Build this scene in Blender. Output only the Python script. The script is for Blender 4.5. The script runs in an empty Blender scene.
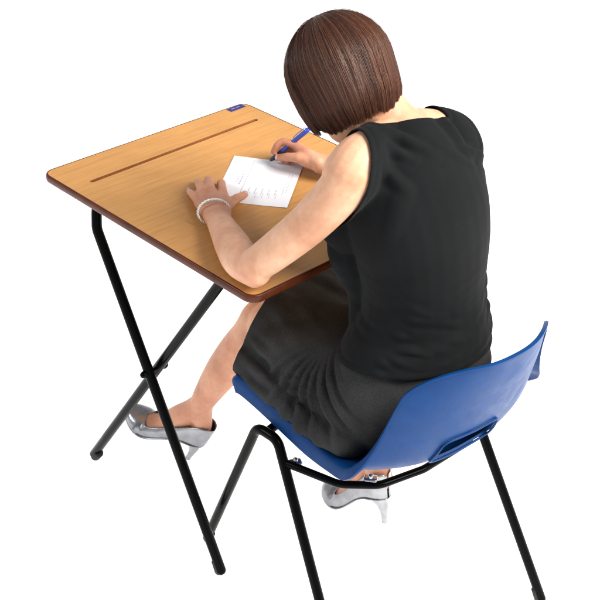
import bpy, bmesh, math, random
from mathutils import Vector, Matrix, noise

random.seed(7)
scene = bpy.context.scene
col = scene.collection
V = Vector
TOP_Z = 0.7475          # desk top surface

# ----------------------------------------------------------------- helpers
def link(name, me, mat=None, parent=None):
    o = bpy.data.objects.new(name, me)
    col.objects.link(o)
    if mat is not None:
        for m in (mat if isinstance(mat, (list, tuple)) else [mat]):
            me.materials.append(m)
    if parent is not None:
        o.parent = parent
    return o

def obj(name, bm, mat, parent=None, smooth=True):
    me = bpy.data.meshes.new(name)
    bm.normal_update()
    bm.to_mesh(me)
    bm.free()
    if smooth:
        me.polygons.foreach_set('use_smooth', [True] * len(me.polygons))
    return link(name, me, mat, parent)

def empty(name, loc, rz=0.0):
    o = bpy.data.objects.new(name, None)
    col.objects.link(o)
    o.empty_display_size = 0.1
    o.location = loc
    o.rotation_euler = (0, 0, rz)
    return o

def tag(o, label, cat):
    o['label'] = label
    o['category'] = cat

def add_mod(o, kind, **kw):
    m = o.modifiers.new(kind.title(), kind)
    for k, v in kw.items():
        setattr(m, k, v)
    return m

def bake(o):
    """apply all modifiers without operators"""
    dg = bpy.context.evaluated_depsgraph_get()
    dg.update()
    ev = o.evaluated_get(dg)
    me = bpy.data.meshes.new_from_object(ev, depsgraph=dg)
    old = o.data
    o.modifiers.clear()
    o.data = me
    me.name = o.name
    if old.users == 0:
        bpy.data.meshes.remove(old)
    me.polygons.foreach_set('use_smooth', [True] * len(me.polygons))
    return o

def smoothstep(a, b, x):
    if a == b:
        return 0.0 if x < a else 1.0
    t = max(0.0, min(1.0, (x - a) / (b - a)))
    return t * t * (3 - 2 * t)

def catmull(pts, n):
    """resample control tuples with a Catmull-Rom spline, n samples per span"""
    P = [list(p) for p in pts]
    out = []
    k = len(P)
    for i in range(k - 1):
        p0 = P[max(i - 1, 0)]; p1 = P[i]; p2 = P[i + 1]; p3 = P[min(i + 2, k - 1)]
        for j in range(n):
            t = j / n
            out.append(tuple(0.5 * (2 * b + (c - a) * t + (2 * a - 5 * b + 4 * c - d) * t * t
                                    + (3 * b - a - 3 * c + d) * t ** 3)
                             for a, b, c, d in zip(p0, p1, p2, p3)))
    out.append(tuple(P[-1]))
    return out

def tube(bm, pts, rad, n=16, ref=None, cap='round', mat_index=0, closed=False):
    """sweep a circle / ellipse along points; rad is a number, a list of numbers or of (a, b)"""
    pts = [V(p) for p in pts]
    k = len(pts)
    if not isinstance(rad, (list, tuple)):
        rad = [rad] * k
    rad = [(r, r) if not isinstance(r, (list, tuple)) else tuple(r) for r in rad]
    tang = []
    for i in range(k):
        if closed:
            t = pts[(i + 1) % k] - pts[i - 1]
        else:
            t = pts[min(i + 1, k - 1)] - pts[max(i - 1, 0)]
        tang.append(t.normalized())
    frames = []
    if ref is None:
        a = tang[0].orthogonal().normalized()
    else:
        a = V(ref)
    for i in range(k):
        base = V(ref) if ref is not None else a
        a = base - tang[i] * base.dot(tang[i])
        if a.length < 1e-6:
            a = tang[i].orthogonal()
        a.normalize()
        frames.append((a.copy(), tang[i].cross(a).normalized()))
    secs = []
    def sec(c, fr, ra, rb):
        return [bm.verts.new(c + fr[0] * (ra * math.cos(2 * math.pi * j / n)) + fr[1] * (rb * math.sin(2 * math.pi * j / n))) for j in range(n)]
    if cap == 'round' and not closed:
        m = 4
        r0 = min(rad[0])
        for q in range(1, m + 1):
            ang = math.pi / 2 * (1 - q / (m + 1.0))
            s = math.cos(ang)
            secs.append(sec(pts[0] - tang[0] * (r0 * math.sin(ang)), frames[0], rad[0][0] * s, rad[0][1] * s))
    for i in range(k):
        secs.append(sec(pts[i], frames[i], *rad[i]))
    if cap == 'round' and not closed:
        m = 4
        r1 = min(rad[-1])
        for q in range(m, 0, -1):
            ang = math.pi / 2 * (1 - q / (m + 1.0))
            s = math.cos(ang)
            secs.append(sec(pts[-1] + tang[-1] * (r1 * math.sin(ang)), frames[-1], rad[-1][0] * s, rad[-1][1] * s))
    faces = []
    for i in range(len(secs) - (0 if closed else 1)):
        A = secs[i]; B = secs[(i + 1) % len(secs)]
        for j in range(n):
            faces.append(bm.faces.new((A[j], A[(j + 1) % n], B[(j + 1) % n], B[j])))
    if not closed and cap:
        faces.append(bm.faces.new(list(reversed(secs[0]))))
        faces.append(bm.faces.new(secs[-1]))
    for f in faces:
        f.material_index = mat_index
    return secs

def limb(bm, ctrl, n=16, samples=6, ref=None, grow=0.0):
    """ctrl: tuples (x, y, z, a[, b]); smooth tapered limb"""
    c = [tuple(p) if len(p) == 5 else tuple(p) + (p[3],) for p in ctrl]
    s = catmull(c, samples)
    tube(bm, [p[:3] for p in s], [(max(p[3], 1e-4) + grow, max(p[4], 1e-4) + grow) for p in s], n=n, ref=ref)

def ellipsoid(bm, c, rx, ry, rz, axes=None, u=20, v=12, grow=0.0):
    M = Matrix.Identity(3) if axes is None else Matrix((axes[0], axes[1], axes[2])).transposed()
    vs = bmesh.ops.create_uvsphere(bm, u_segments=u, v_segments=v, radius=1.0)['verts']
    for w in vs:
        w.co = V(c) + M @ V((w.co.x * (rx + grow), w.co.y * (ry + grow), w.co.z * (rz + grow)))

def box(bm, c, size, M=None, bev=0.0, mat_index=0):
    vs = bmesh.ops.create_cube(bm, size=1.0)['verts']
    for w in vs:
        w.co = V((w.co.x * size[0], w.co.y * size[1], w.co.z * size[2]))
    if bev:
        es = list({e for w in vs for e in w.link_edges})
        r = bmesh.ops.bevel(bm, geom=es, offset=bev, segments=2, affect='EDGES', profile=0.5)
        vs = list({w for f in r['faces'] for w in f.verts} | {w for w in vs if w.is_valid})
    for w in vs:
        w.co = (M @ w.co if M is not None else w.co) + V(c)
    for f in {f for w in vs for f in w.link_faces}:
        f.material_index = mat_index

def fillet(pts, r, n=8):
    """round the corners of a polyline"""
    pts = [V(p) for p in pts]
    out = [pts[0]]
    for i in range(1, len(pts) - 1):
        p = pts[i]
        a = (pts[i - 1] - p); b = (pts[i + 1] - p)
        la, lb = a.length, b.length
        a.normalize(); b.normalize()
        ang = a.angle(b)
        d = min(r / math.tan(ang / 2), la * .49, lb * .49)
        s, e = p + a * d, p + b * d
        for j in range(n + 1):
            t = j / n
            out.append(s * (1 - t) ** 2 + p * 2 * t * (1 - t) + e * t * t)
    out.append(pts[-1])
    return out

# ----------------------------------------------------------------- materials
def mat(name):
    m = bpy.data.materials.new(name)
    m.use_nodes = True
    nt = m.node_tree
    b = nt.nodes['Principled BSDF']
    return m, nt, b

def N(nt, kind, **kw):
    n = nt.nodes.new(kind)
    for k, v in kw.items():
        if k.startswith('_'):
            setattr(n, k[1:], v)
        else:
            n.inputs[k.replace('__', ' ')].default_value = v
    return n

def ramp(nt, fac, stops):
    r = nt.nodes.new('ShaderNodeValToRGB')
    el = r.color_ramp.elements
    while len(el) < len(stops):
        el.new(0.5)
    for e, (p, c) in zip(el, stops):
        e.position = p
        e.color = (*c, 1)
    nt.links.new(fac, r.inputs['Fac'])
    return r

def coords(nt, scale=(1, 1, 1), rot=(0, 0, 0)):
    tc = nt.nodes.new('ShaderNodeTexCoord')
    mp = nt.nodes.new('ShaderNodeMapping')
    mp.inputs['Scale'].default_value = scale
    mp.inputs['Rotation'].default_value = rot
    nt.links.new(tc.outputs['Object'], mp.inputs['Vector'])
    return mp.outputs['Vector']

def bump(nt, b, height, strength=0.3, dist=0.001):
    n = nt.nodes.new('ShaderNodeBump')
    n.inputs['Strength'].default_value = strength
    n.inputs['Distance'].default_value = dist
    nt.links.new(height, n.inputs['Height'])
    nt.links.new(n.outputs['Normal'], b.inputs['Normal'])

def simple(name, colr, rough=0.5, metal=0.0, nscale=60, var=0.15, bumpd=0.0, bscale=200, spec=0.5, coat=0.0):
    m, nt, b = mat(name)
    no = N(nt, 'ShaderNodeTexNoise', Scale=nscale, Detail=4.0)
    nt.links.new(coords(nt), no.inputs['Vector'])
    lo = tuple(c * (1 - var) for c in colr); hi = tuple(min(1, c * (1 + var)) for c in colr)
    r = ramp(nt, no.outputs['Fac'], [(0.3, lo), (0.7, hi)])
    nt.links.new(r.outputs['Color'], b.inputs['Base Color'])
    n3 = N(nt, 'ShaderNodeTexNoise', Scale=17.0, Detail=5.0, Roughness=0.65)
    nt.links.new(coords(nt), n3.inputs['Vector'])
    mr = N(nt, 'ShaderNodeMapRange')
    mr.inputs['From Min'].default_value = .3; mr.inputs['From Max'].default_value = .7
    mr.inputs['To Min'].default_value = max(.02, rough - .07); mr.inputs['To Max'].default_value = min(1, rough + .12)
    nt.links.new(n3.outputs['Fac'], mr.inputs['Value'])
    nt.links.new(mr.outputs['Result'], b.inputs['Roughness'])
    b.inputs['Metallic'].default_value = metal
    b.inputs['Specular IOR Level'].default_value = spec
    b.inputs['Coat Weight'].default_value = coat
    if bumpd:
        n2 = N(nt, 'ShaderNodeTexNoise', Scale=bscale, Detail=3.0)
        nt.links.new(coords(nt), n2.inputs['Vector'])
        bump(nt, b, n2.outputs['Fac'], 0.5, bumpd)
    return m

def wood_material():
    m, nt, b = mat('beech_laminate')
    v1 = coords(nt, (2.6, 74, 10))
    n1 = N(nt, 'ShaderNodeTexNoise', Scale=1.6, Detail=6.0, Roughness=0.62, Distortion=0.6)
    nt.links.new(v1, n1.inputs['Vector'])
    v2 = coords(nt, (9, 260, 20))
    n2 = N(nt, 'ShaderNodeTexNoise', Scale=1.4, Detail=3.0, Roughness=0.6)
    nt.links.new(v2, n2.inputs['Vector'])
    r1 = ramp(nt, n1.outputs['Fac'], [(0.28, (0.51, 0.245, 0.073)), (0.5, (0.575, 0.288, 0.092)), (0.75, (0.615, 0.322, 0.110))])
    r2 = ramp(nt, n2.outputs['Fac'], [(0.35, (0.78, 0.74, 0.68)), (0.6, (1, 1, 1))])
    mx = nt.nodes.new('ShaderNodeMix'); mx.data_type = 'RGBA'; mx.blend_type = 'MULTIPLY'
    mx.inputs['Factor'].default_value = 0.55
    nt.links.new(r1.outputs['Color'], mx.inputs['A']); nt.links.new(r2.outputs['Color'], mx.inputs['B'])
    n4 = N(nt, 'ShaderNodeTexNoise', Scale=6.0, Detail=6.0, Roughness=0.7)
    nt.links.new(coords(nt), n4.inputs['Vector'])
    r4 = ramp(nt, n4.outputs['Fac'], [(0.35, (0.90, 0.90, 0.90)), (0.65, (1.04, 1.03, 1.02))])
    m4 = nt.nodes.new('ShaderNodeMix'); m4.data_type = 'RGBA'; m4.blend_type = 'MULTIPLY'
    m4.inputs['Factor'].default_value = 1.0
    nt.links.new(mx.outputs['Result'], m4.inputs['A']); nt.links.new(r4.outputs['Color'], m4.inputs['B'])
    nt.links.new(m4.outputs['Result'], b.inputs['Base Color'])
    mr = N(nt, 'ShaderNodeMapRange')
    mr.inputs['To Min'].default_value = .32; mr.inputs['To Max'].default_value = .55
    nt.links.new(n4.outputs['Fac'], mr.inputs['Value'])
    nt.links.new(mr.outputs['Result'], b.inputs['Roughness'])
    b.inputs['Specular IOR Level'].default_value = 0.35
    bump(nt, b, n2.outputs['Fac'], 0.12, 0.0004)
    return m

def skin_material():
    m, nt, b = mat('skin')
    co = coords(nt)
    n1 = N(nt, 'ShaderNodeTexNoise', Scale=14, Detail=5.0)
    nt.links.new(co, n1.inputs['Vector'])
    r = ramp(nt, n1.outputs['Fac'], [(0.3, (0.50, 0.255, 0.152)), (0.5, (0.60, 0.34, 0.212)), (0.72, (0.67, 0.405, 0.268))])
    n5 = N(nt, 'ShaderNodeTexNoise', Scale=75, Detail=6.0, Roughness=0.7)
    nt.links.new(co, n5.inputs['Vector'])
    r5 = ramp(nt, n5.outputs['Fac'], [(0.33, (0.90, 0.84, 0.82)), (0.6, (1.03, 1.02, 1.02))])
    m5 = nt.nodes.new('ShaderNodeMix'); m5.data_type = 'RGBA'; m5.blend_type = 'MULTIPLY'
    m5.inputs['Factor'].default_value = 0.8
    nt.links.new(r.outputs['Color'], m5.inputs['A']); nt.links.new(r5.outputs['Color'], m5.inputs['B'])
    at = nt.nodes.new('ShaderNodeVertexColor'); at.layer_name = 'flush'
    mx = nt.nodes.new('ShaderNodeMix'); mx.data_type = 'RGBA'; mx.blend_type = 'MULTIPLY'
    mx.inputs['Factor'].default_value = 1.0
    nt.links.new(m5.outputs['Result'], mx.inputs['A']); nt.links.new(at.outputs['Color'], mx.inputs['B'])
    nt.links.new(mx.outputs['Result'], b.inputs['Base Color'])
    b.inputs['Roughness'].default_value = 0.5
    b.inputs['Subsurface Weight'].default_value = 0.18
    b.inputs['Subsurface Radius'].default_value = (1.0, 0.4, 0.25)
    b.inputs['Subsurface Scale'].default_value = 0.006
    b.inputs['Specular IOR Level'].default_value = 0.35
    vo = N(nt, 'ShaderNodeTexNoise', Scale=420, Detail=3.0)
    nt.links.new(co, vo.inputs['Vector'])
    bump(nt, b, vo.outputs['Fac'], 0.25, 0.0006)
    return m

def cloth_material(name, lo, hi, scale, bd, rough=0.85, sheen=0.25, spec=0.2):
    m, nt, b = mat(name)
    co = coords(nt)
    n1 = N(nt, 'ShaderNodeTexNoise', Scale=scale, Detail=6.0, Roughness=0.7)
    n2 = N(nt, 'ShaderNodeTexNoise', Scale=9, Detail=3.0)
    nt.links.new(co, n1.inputs['Vector']); nt.links.new(co, n2.inputs['Vector'])
    ad = nt.nodes.new('ShaderNodeMath'); ad.operation = 'MULTIPLY_ADD'
    ad.inputs[1].default_value = 0.6
    m2 = nt.nodes.new('ShaderNodeMath'); m2.operation = 'MULTIPLY'; m2.inputs[1].default_value = 0.4
    nt.links.new(n2.outputs['Fac'], m2.inputs[0])
    nt.links.new(n1.outputs['Fac'], ad.inputs[0]); nt.links.new(m2.outputs[0], ad.inputs[2])
    r = ramp(nt, ad.outputs[0], [(0.36, lo), (0.64, hi)])
    nt.links.new(r.outputs['Color'], b.inputs['Base Color'])
    b.inputs['Roughness'].default_value = rough
    b.inputs['Specular IOR Level'].default_value = spec
    b.inputs['Sheen Weight'].default_value = sheen
    b.inputs['Sheen Roughness'].default_value = 0.5
    bump(nt, b, n1.outputs['Fac'], 0.6, bd)
    return m

def hair_material():
    m, nt, b = mat('brown_hair')
    at = nt.nodes.new('ShaderNodeVertexColor'); at.layer_name = 'tone'
    r = ramp(nt, at.outputs['Color'], [(0.0, (0.010, 0.004, 0.003)), (0.36, (0.042, 0.0145, 0.0078)), (0.6, (0.092, 0.033, 0.017)), (0.85, (0.15, 0.058, 0.031)), (1.0, (0.19, 0.085, 0.05))])
    nt.links.new(r.outputs['Color'], b.inputs['Base Color'])
    b.inputs['Roughness'].default_value = 0.44
    b.inputs['Specular IOR Level'].default_value = 0.34
    return m

M_wood = wood_material()
M_edge = simple('brown_edging', (0.075, 0.016, 0.005), 0.34, nscale=20, var=0.35, spec=.2)
M_groove = simple('groove_brown', (0.22, 0.075, 0.02), 0.6)
M_black = simple('black_enamel', (0.0014, 0.0018, 0.0018), 0.20, nscale=40, var=0.3, spec=0.055)
M_chrome = simple('chrome', (0.42, 0.42, 0.42), 0.22, metal=1.0, var=0.05)
M_rubber = simple('black_rubber', (0.012, 0.012, 0.012), 0.7)
M_blue = simple('blue_polypropylene', (0.0020, 0.036, 0.146), 0.40, nscale=30, var=0.08, bumpd=0.0005, bscale=900, spec=0.12)
M_skin = skin_material()
M_top = cloth_material('black_jersey', (0.0034, 0.0039, 0.0046), (0.0058, 0.0066, 0.0076), 700, 0.0006, 0.85, 0.02, 0.10)
M_skirt = cloth_material('charcoal_wool', (0.021, 0.021, 0.022), (0.046, 0.0465, 0.047), 420, 0.0012, 0.95, 0.0, 0.04)
M_hair = hair_material()
M_silver = simple('silver_leather', (0.31, 0.32, 0.34), 0.28, metal=0.8, nscale=45, var=0.16, bumpd=0.001, bscale=150)
M_sole = simple('grey_sole', (0.30, 0.30, 0.31), 0.6)
M_white = simple('white_beads', (0.80, 0.79, 0.75), 0.35, nscale=90, var=0.06, coat=0.4)
M_chain = simple('silver_chain', (0.8, 0.8, 0.8), 0.25, metal=1.0)
M_pen = simple('blue_pen_plastic', (0.02, 0.06, 0.40), 0.25, coat=0.4)
M_pen_dark = simple('dark_pen_grip', (0.008, 0.014, 0.07), 0.5)
M_metal = simple('pen_tip_metal', (0.6, 0.6, 0.6), 0.25, metal=1.0)
M_paper = simple('white_paper', (0.80, 0.80, 0.84), 0.8, nscale=12, var=0.03)
M_ink = simple('grey_print', (0.50, 0.50, 0.57), 0.8)
M_sticker = simple('navy_label', (0.018, 0.022, 0.16), 0.35)
M_stick_txt = simple('pale_label_print', (0.20, 0.22, 0.45), 0.5)
M_lip = simple('lip', (0.45, 0.16, 0.13), 0.45)
M_dark = simple('lash_brown', (0.02, 0.012, 0.01), 0.6)

# ----------------------------------------------------------------- setting
m, nt, b = mat('white_glow_floor')
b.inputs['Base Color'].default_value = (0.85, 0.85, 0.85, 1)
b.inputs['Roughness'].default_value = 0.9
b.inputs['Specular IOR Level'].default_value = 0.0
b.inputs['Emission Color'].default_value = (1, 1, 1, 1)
b.inputs['Emission Strength'].default_value = 0.85  # added glow keeps the floor white and washes out its shadows
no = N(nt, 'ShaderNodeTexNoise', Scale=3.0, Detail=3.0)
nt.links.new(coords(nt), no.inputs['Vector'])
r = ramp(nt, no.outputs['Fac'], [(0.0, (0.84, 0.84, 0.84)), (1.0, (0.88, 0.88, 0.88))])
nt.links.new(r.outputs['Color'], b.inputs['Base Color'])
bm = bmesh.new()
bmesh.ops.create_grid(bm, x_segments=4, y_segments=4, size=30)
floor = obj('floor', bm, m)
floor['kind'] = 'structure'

# ----------------------------------------------------------------- desk
HX, HY = 0.276, 0.3155
desk = empty('exam_desk', (0, 0, 0))
tag(desk, 'single exam desk with light wood top, brown edging and crossed black tube legs', 'desk')

def rrect(hx, hy, r, n=8):
    out = []
    for cx, cy, a0 in ((hx - r, hy - r, 0), (-hx + r, hy - r, 90), (-hx + r, -hy + r, 180), (hx - r, -hy + r, 270)):
        for j in range(n + 1):
            a = math.radians(a0 + 90 * j / n)
            out.append((cx + r * math.cos(a), cy + r * math.sin(a)))
    return out

THK = 0.0155
ed = 0.0035
bm = bmesh.new()
ring = rrect(HX - ed, HY - ed, 0.024 - ed)
vt = [bm.verts.new((x, y, TOP_Z)) for x, y in ring]
vb = [bm.verts.new((x, y, TOP_Z - THK)) for x, y in ring]
bm.faces.new(vt); bm.faces.new(list(reversed(vb)))
for i in range(len(ring)):
    j = (i + 1) % len(ring)
    bm.faces.new((vb[i], vb[j], vt[j], vt[i]))
top = obj('tabletop', bm, [M_wood, M_groove], desk, smooth=False)
# pencil groove milled into the top
bm = bmesh.new()
g0, g1 = V((-0.222, 0.2165, TOP_Z)), V((0.229, 0.2245, TOP_Z))
d = (g1 - g0).normalized(); nrm = V((-d.y, d.x, 0))
gw, gd = 0.0048, 0.0055
loop = []
for c, s in ((g1, 1), (g0, -1)):
    for j in range(9):
        a = math.radians(-90 + 180 * j / 8)
        loop.append(c + d * (s * gw * math.cos(a)) + nrm * (s * gw * math.sin(a)))
ga = [bm.verts.new(p + V((0, 0, 0.01))) for p in loop]
gb = [bm.verts.new(p + V((0, 0, -gd))) for p in loop]
bm.faces.new(ga); bm.faces.new(list(reversed(gb)))
for i in range(len(loop)):
    j = (i + 1) % len(loop)
    bm.faces.new((gb[i], gb[j], ga[j], ga[i]))
bmesh.ops.recalc_face_normals(bm, faces=bm.faces)
cut = obj('groove_cutter', bm, [M_groove], None, smooth=False)
add_mod(top, 'BOOLEAN', operation='DIFFERENCE', object=cut, solver='EXACT')
bake(top)
top.data.polygons.foreach_set('use_smooth', [False] * len(top.data.polygons))
top.data.materials.clear(); top.data.materials.append(M_wood); top.data.materials.append(M_groove)
for f in top.data.polygons:
    c = f.center
    inside = abs((c - g0).dot(nrm)) < gw + 1e-4 and -0.01 < (c - g0).dot(d) < 0.47 and c.z < TOP_Z - 1e-4 and c.z > TOP_Z - gd - 1e-3
    f.material_index = 1 if inside else 0
bpy.data.objects.remove(cut)
# moulded edging
bm = bmesh.new()
prof = [(0.0, 0.0004), (ed - 0.0012, 0.0002), (ed + 0.0002, -0.0016), (ed + 0.0010, -0.0050), (ed + 0.0010, -0.0105), (ed - 0.0002, -0.0146), (ed - 0.002, -0.0158), (0.0, -0.0160)]
rings = []
for off, dz in prof:
    rings.append([bm.verts.new((x, y, TOP_Z + dz)) for x, y in rrect(HX - ed + off, HY - ed + off, 0.024 - ed + off)])
for a, c in zip(rings, rings[1:] + rings[:1]):
    for i in range(len(a)):
        j = (i + 1) % len(a)
        bm.faces.new((a[i], a[j], c[j], c[i]))
bmesh.ops.recalc_face_normals(bm, faces=bm.faces)
obj('edge_trim', bm, M_edge, desk)

# crossed U frames
R1 = 0.0106
def leg_u(xs, yf, zf, yt, zt):
    """from the floor on one side, up, across under the top, down on the other side"""
    c = V((0, yt - yf, zt - zf)).normalized()
    return fillet([(-xs, yf, zf), (-xs, yt, zt), (-xs, yt + 0.012, TOP_Z - THK - 0.014), (xs, yt + 0.012, TOP_Z - THK - 0.014), (xs, yt, zt), (xs, yf, zf)], 0.05, 10)
bm = bmesh.new()
tube(bm, fillet([(-.246, -.201, .010), (-.246, .176, .665), (-.232, .192, TOP_Z - THK - .013), (.232, .192, TOP_Z - THK - .013), (.246, .176, .665), (.246, -.201, .010)], 0.05, 10), R1, n=18)
outer = obj('leg_frame', bm, M_black, desk)
bm = bmesh.new()
tube(bm, fillet([(-.221, .276, .010), (-.221, -.176, TOP_Z - THK - .035), (-.205, -.186, TOP_Z - THK - .013), (.205, -.186, TOP_Z - THK - .013), (.221, -.176, TOP_Z - THK - .035), (.221, .276, .010)], 0.03, 10), R1, n=18)
inner = obj('leg_frame', bm, M_black, desk)
for fr, pts in ((outer, [(-.246, -.201), (.246, -.201)]), (inner, [(-.221, .276), (.221, .276)])):
    for x, y in pts:
        bm = bmesh.new()
        dr = (V((x, -.01, .38)) - V((x, y, 0))).normalized()
        tube(bm, [V((x, y, 0.0)) + dr * t for t in (0.002, 0.006, 0.03, 0.032)], [R1 - .001, R1 + .0007, R1 + .0007, R1], n=18, cap='flat')
        obj('foot_cap', bm, M_rubber, fr)
for s in (-1, 1):
    bm = bmesh.new()
    tube(bm, [(s * .209, .021, .396), (s * .2595, .021, .396)], 0.0045, n=12)
    tube(bm, [(s * .2578, .021, .396), (s * .2605, .021, .396)], [0.008, 0.007], n=12)
    tube(bm, [(s * .2065, .021, .396), (s * .2098, .021, .396)], [0.0085, 0.0085], n=12)
    obj('pivot_bolt', bm, M_black, desk)
# brackets under the top
for y in (.192, -.186):
    for s in (-1, 1):
        bm = bmesh.new()
        box(bm, (s * .12, y, TOP_Z - THK - .013), (.03, .03, .0255), bev=.004)
        obj('leg_clip', bm, M_black, desk)
# navy label stuck on the far corner
bm = bmesh.new()
box(bm, (0, 0, 0), (.046, .017, .0006), bev=0.0002)
for k, (x, w) in enumerate([(-.008, .012), (.006, .010)]):
    box(bm, (x, .001, .0005), (w, .0035, .0003), mat_index=1)
st = obj('corner_label', bm, [M_sticker, M_stick_txt], desk, smooth=False)
st.location = (.239, .3015, TOP_Z + .0005)
st.rotation_euler = (0, 0, math.radians(2))

# ----------------------------------------------------------------- paper
PO = V((0.068, 0.116, TOP_Z + 0.0006))
du = V((-.81, -.5865, 0)).normalized(); dv = V((du.y, -du.x, 0)) * -1
if dv.y > 0: dv = -dv
bm = bmesh.new()
nu, nv = 16, 12
def pap(u, v, lift=0.0):
    z = 0.0016 * math.exp(-((u - .0) ** 2 + (v - .0) ** 2) / .003) + 0.001 * math.exp(-((v - .148) ** 2) / .0008)
    return PO + du * u + dv * v + V((0, 0, z + lift))
gr = [[bm.verts.new(pap(.2 * i / nu, .148 * j / nv)) for j in range(nv + 1)] for i in range(nu + 1)]
for i in range(nu):
    for j in range(nv):
        bm.faces.new((gr[i][j], gr[i][j + 1], gr[i + 1][j + 1], gr[i + 1][j]))
def stroke(u0, v0, u1, v1, w):
    a = V((u1 - u0, v1 - v0)); a.normalize(); n = V((-a.y, a.x)) * w / 2
    seg = max(1, int(max(abs(u1 - u0), abs(v1 - v0)) / .012))
    for q in range(seg):
        t0, t1 = q / seg, (q + 1) / seg
        P = []
        for t, s in ((t0, 1), (t1, 1), (t1, -1), (t0, -1)):
            P.append(bm.verts.new(pap(u0 + (u1 - u0) * t + s * n.x, v0 + (v1 - v0) * t + s * n.y, .0003)))
        f = bm.faces.new(P); f.material_index = 1
rp = random.Random(3)
stroke(.012, .046, .188, .046, .0010)                     # rule under the heading
def words(u0, u1, v, h):
    u = u0
    while u < u1:
        w = rp.uniform(.004, .011)
        stroke(u, v, min(u + w, u1), v, h)
        u += w + .003
words(.075, .122, .036, .0032)
words(.080, .116, .029, .0016)
for k in range(5):
    words(.130, .158, .060 + k * .0135, .0017)
    words(.150, .172, .064 + k * .0135, .0010)
stroke(.05, .128, .15, .128, .0008)
words(.06, .14, .134, .0014)
bmesh.ops.recalc_face_normals(bm, faces=bm.faces)
for f in bm.faces:
    if f.normal.z < 0: f.normal_flip()
paper = obj('exam_paper', bm, [M_paper, M_ink])
tag(paper, 'small white printed sheet of paper lying on the desk under both hands', 'paper')

# ----------------------------------------------------------------- pen
pt, pe = V((.098, .046, TOP_Z + .0022)), V((.138, -.041, .852))
pd = (pe - pt).normalized()
L = 0.142
pen = empty('ballpoint_pen', pt)
tag(pen, 'slim blue ballpoint pen held in the right hand over the paper', 'pen')
def penpart(name, seq, m):
    bm = bmesh.new()
    tube(bm, [pd * t for t, _ in seq], [r for _, r in seq], n=16, cap='flat')
    return obj(name, bm, m, pen)
penpart('tip', [(0, .0004), (.003, .0010), (.010, .0022), (.0101, .0024)], M_metal)
penpart('grip', [(.010, .0028), (.014, .0042), (.045, .0047), (.0455, .0045)], M_pen_dark)
penpart('barrel', [(.0455, .0047), (.05, .0050), (.12, .0050), (.128, .0046), (.1285, .0030)], M_pen)
penpart('button', [(.1285, .0026), (.140, .0026), (.142, .0020)], M_pen)
bm = bmesh.new()
side = pd.cross(V((0, 0, 1))).normalized(); upn = side.cross(pd).normalized()
tube(bm, [pd * .124 + upn * .005, pd * .122 + upn * .0078, pd * .09 + upn * .0072, pd * .086 + upn * .0062], [(.0018, .0008)] * 4, n=10, ref=side)
obj('clip', bm, M_pen, pen)

# ----------------------------------------------------------------- chair
CH = V((0.026, -0.365, 0.0)); CYAW = math.radians(-5)
chair = empty('classroom_chair', CH, CYAW)
tag(chair, 'blue moulded plastic classroom chair on black tube legs, under the woman', 'chair')
Rz = Matrix.Rotation(CYAW, 3, 'Z')
def to_local(p):
    return Rz.transposed() @ (V(p) - CH)

profile = [  # local y, z, half width, dish
    (.208, .405, .200, .000), (.207, .422, .203, .001), (.195, .437, .206, .003), (.165, .440, .205, .006), (.10, .433, .204, .010),
    (.03, .424, .204, .013), (-.04, .417, .207, .018), (-.11, .413, .219, .031), (-.165, .414, .230, .047),
    (-.205, .427, .228, .056), (-.232, .455, .219, .058), (-.250, .497, .204, .058), (-.265, .543, .194, .059),
    (-.278, .588, .186, .060), (-.290, .632, .175, .061), (-.299, .668, .164, .062), (-.304, .688, .157, .063)]
PS = catmull(profile, 5)
PL = [0.0]
for a_, b_ in zip(PS, PS[1:]):
    PL.append(PL[-1] + math.hypot(b_[0] - a_[0], b_[1] - a_[1]))
def surf(s, t):
    """s 0..1 along the profile, t -1..1 across; round corners front and back"""
    f = s * (len(PS) - 1)
    i = min(int(f), len(PS) - 2); q = f - i
    a, c = PS[i], PS[i + 1]
    y, z, w, dz = [a[k] * (1 - q) + c[k] * q for k in range(4)]
    arc = PL[i] * (1 - q) + PL[i + 1] * q
    i0, i1 = max(i - 1, 0), min(i + 2, len(PS) - 1)
    ty, tz = PS[i1][0] - PS[i0][0], PS[i1][1] - PS[i0][1]
    l = math.hypot(ty, tz); ty /= l; tz /= l
    nrm = V((0, tz, -ty))           # towards the sitter
    we = w
    for d, r in ((arc, .030), (PL[-1] - arc, .075)):
        if d < r:
            we -= r - math.sqrt(max(0.0, r * r - (r - d) ** 2))
    x = we * t
    p = V((x, y, z)) + nrm * (dz * (abs(x) / w) ** 2.3)
    p -= V((0, ty, tz)) * (.018 * smoothstep(.80, 1.0, s) * (abs(x) / w) ** 2)
    return p, nrm
bm = bmesh.new()
ns, ntt = 120, 44
G = [[None] * (ntt + 1) for _ in range(ns + 1)]
NR = {}
for i in range(ns + 1):
    for j in range(ntt + 1):
        p, nn = surf(.5 - .5 * math.cos(math.pi * i / ns), -1 + 2 * j / ntt)
        G[i][j] = bm.verts.new(p)
for i in range(ns):
    for j in range(ntt):
        bm.faces.new((G[i][j], G[i][j + 1], G[i + 1][j + 1], G[i + 1][j]))
bm.normal_update()
if G[ns // 4][ntt // 2].normal.z < 0:
    for f in bm.faces: f.normal_flip()
    bm.normal_update()
loopv = [G[0][j] for j in range(ntt + 1)] + [G[i][ntt] for i in range(1, ns + 1)] + [G[ns][j] for j in range(ntt - 1, -1, -1)] + [G[i][0] for i in range(ns - 1, 0, -1)]
Lp = [v.co.copy() for v in loopv]; Ln = [v.normal.copy() for v in loopv]
k = len(Lp)
outs = []
for i in range(k):
    t = (Lp[(i + 2) % k] - Lp[i - 2]).normalized()
    o = t.cross(Ln[i]).normalized()
    outs.append(o)
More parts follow.
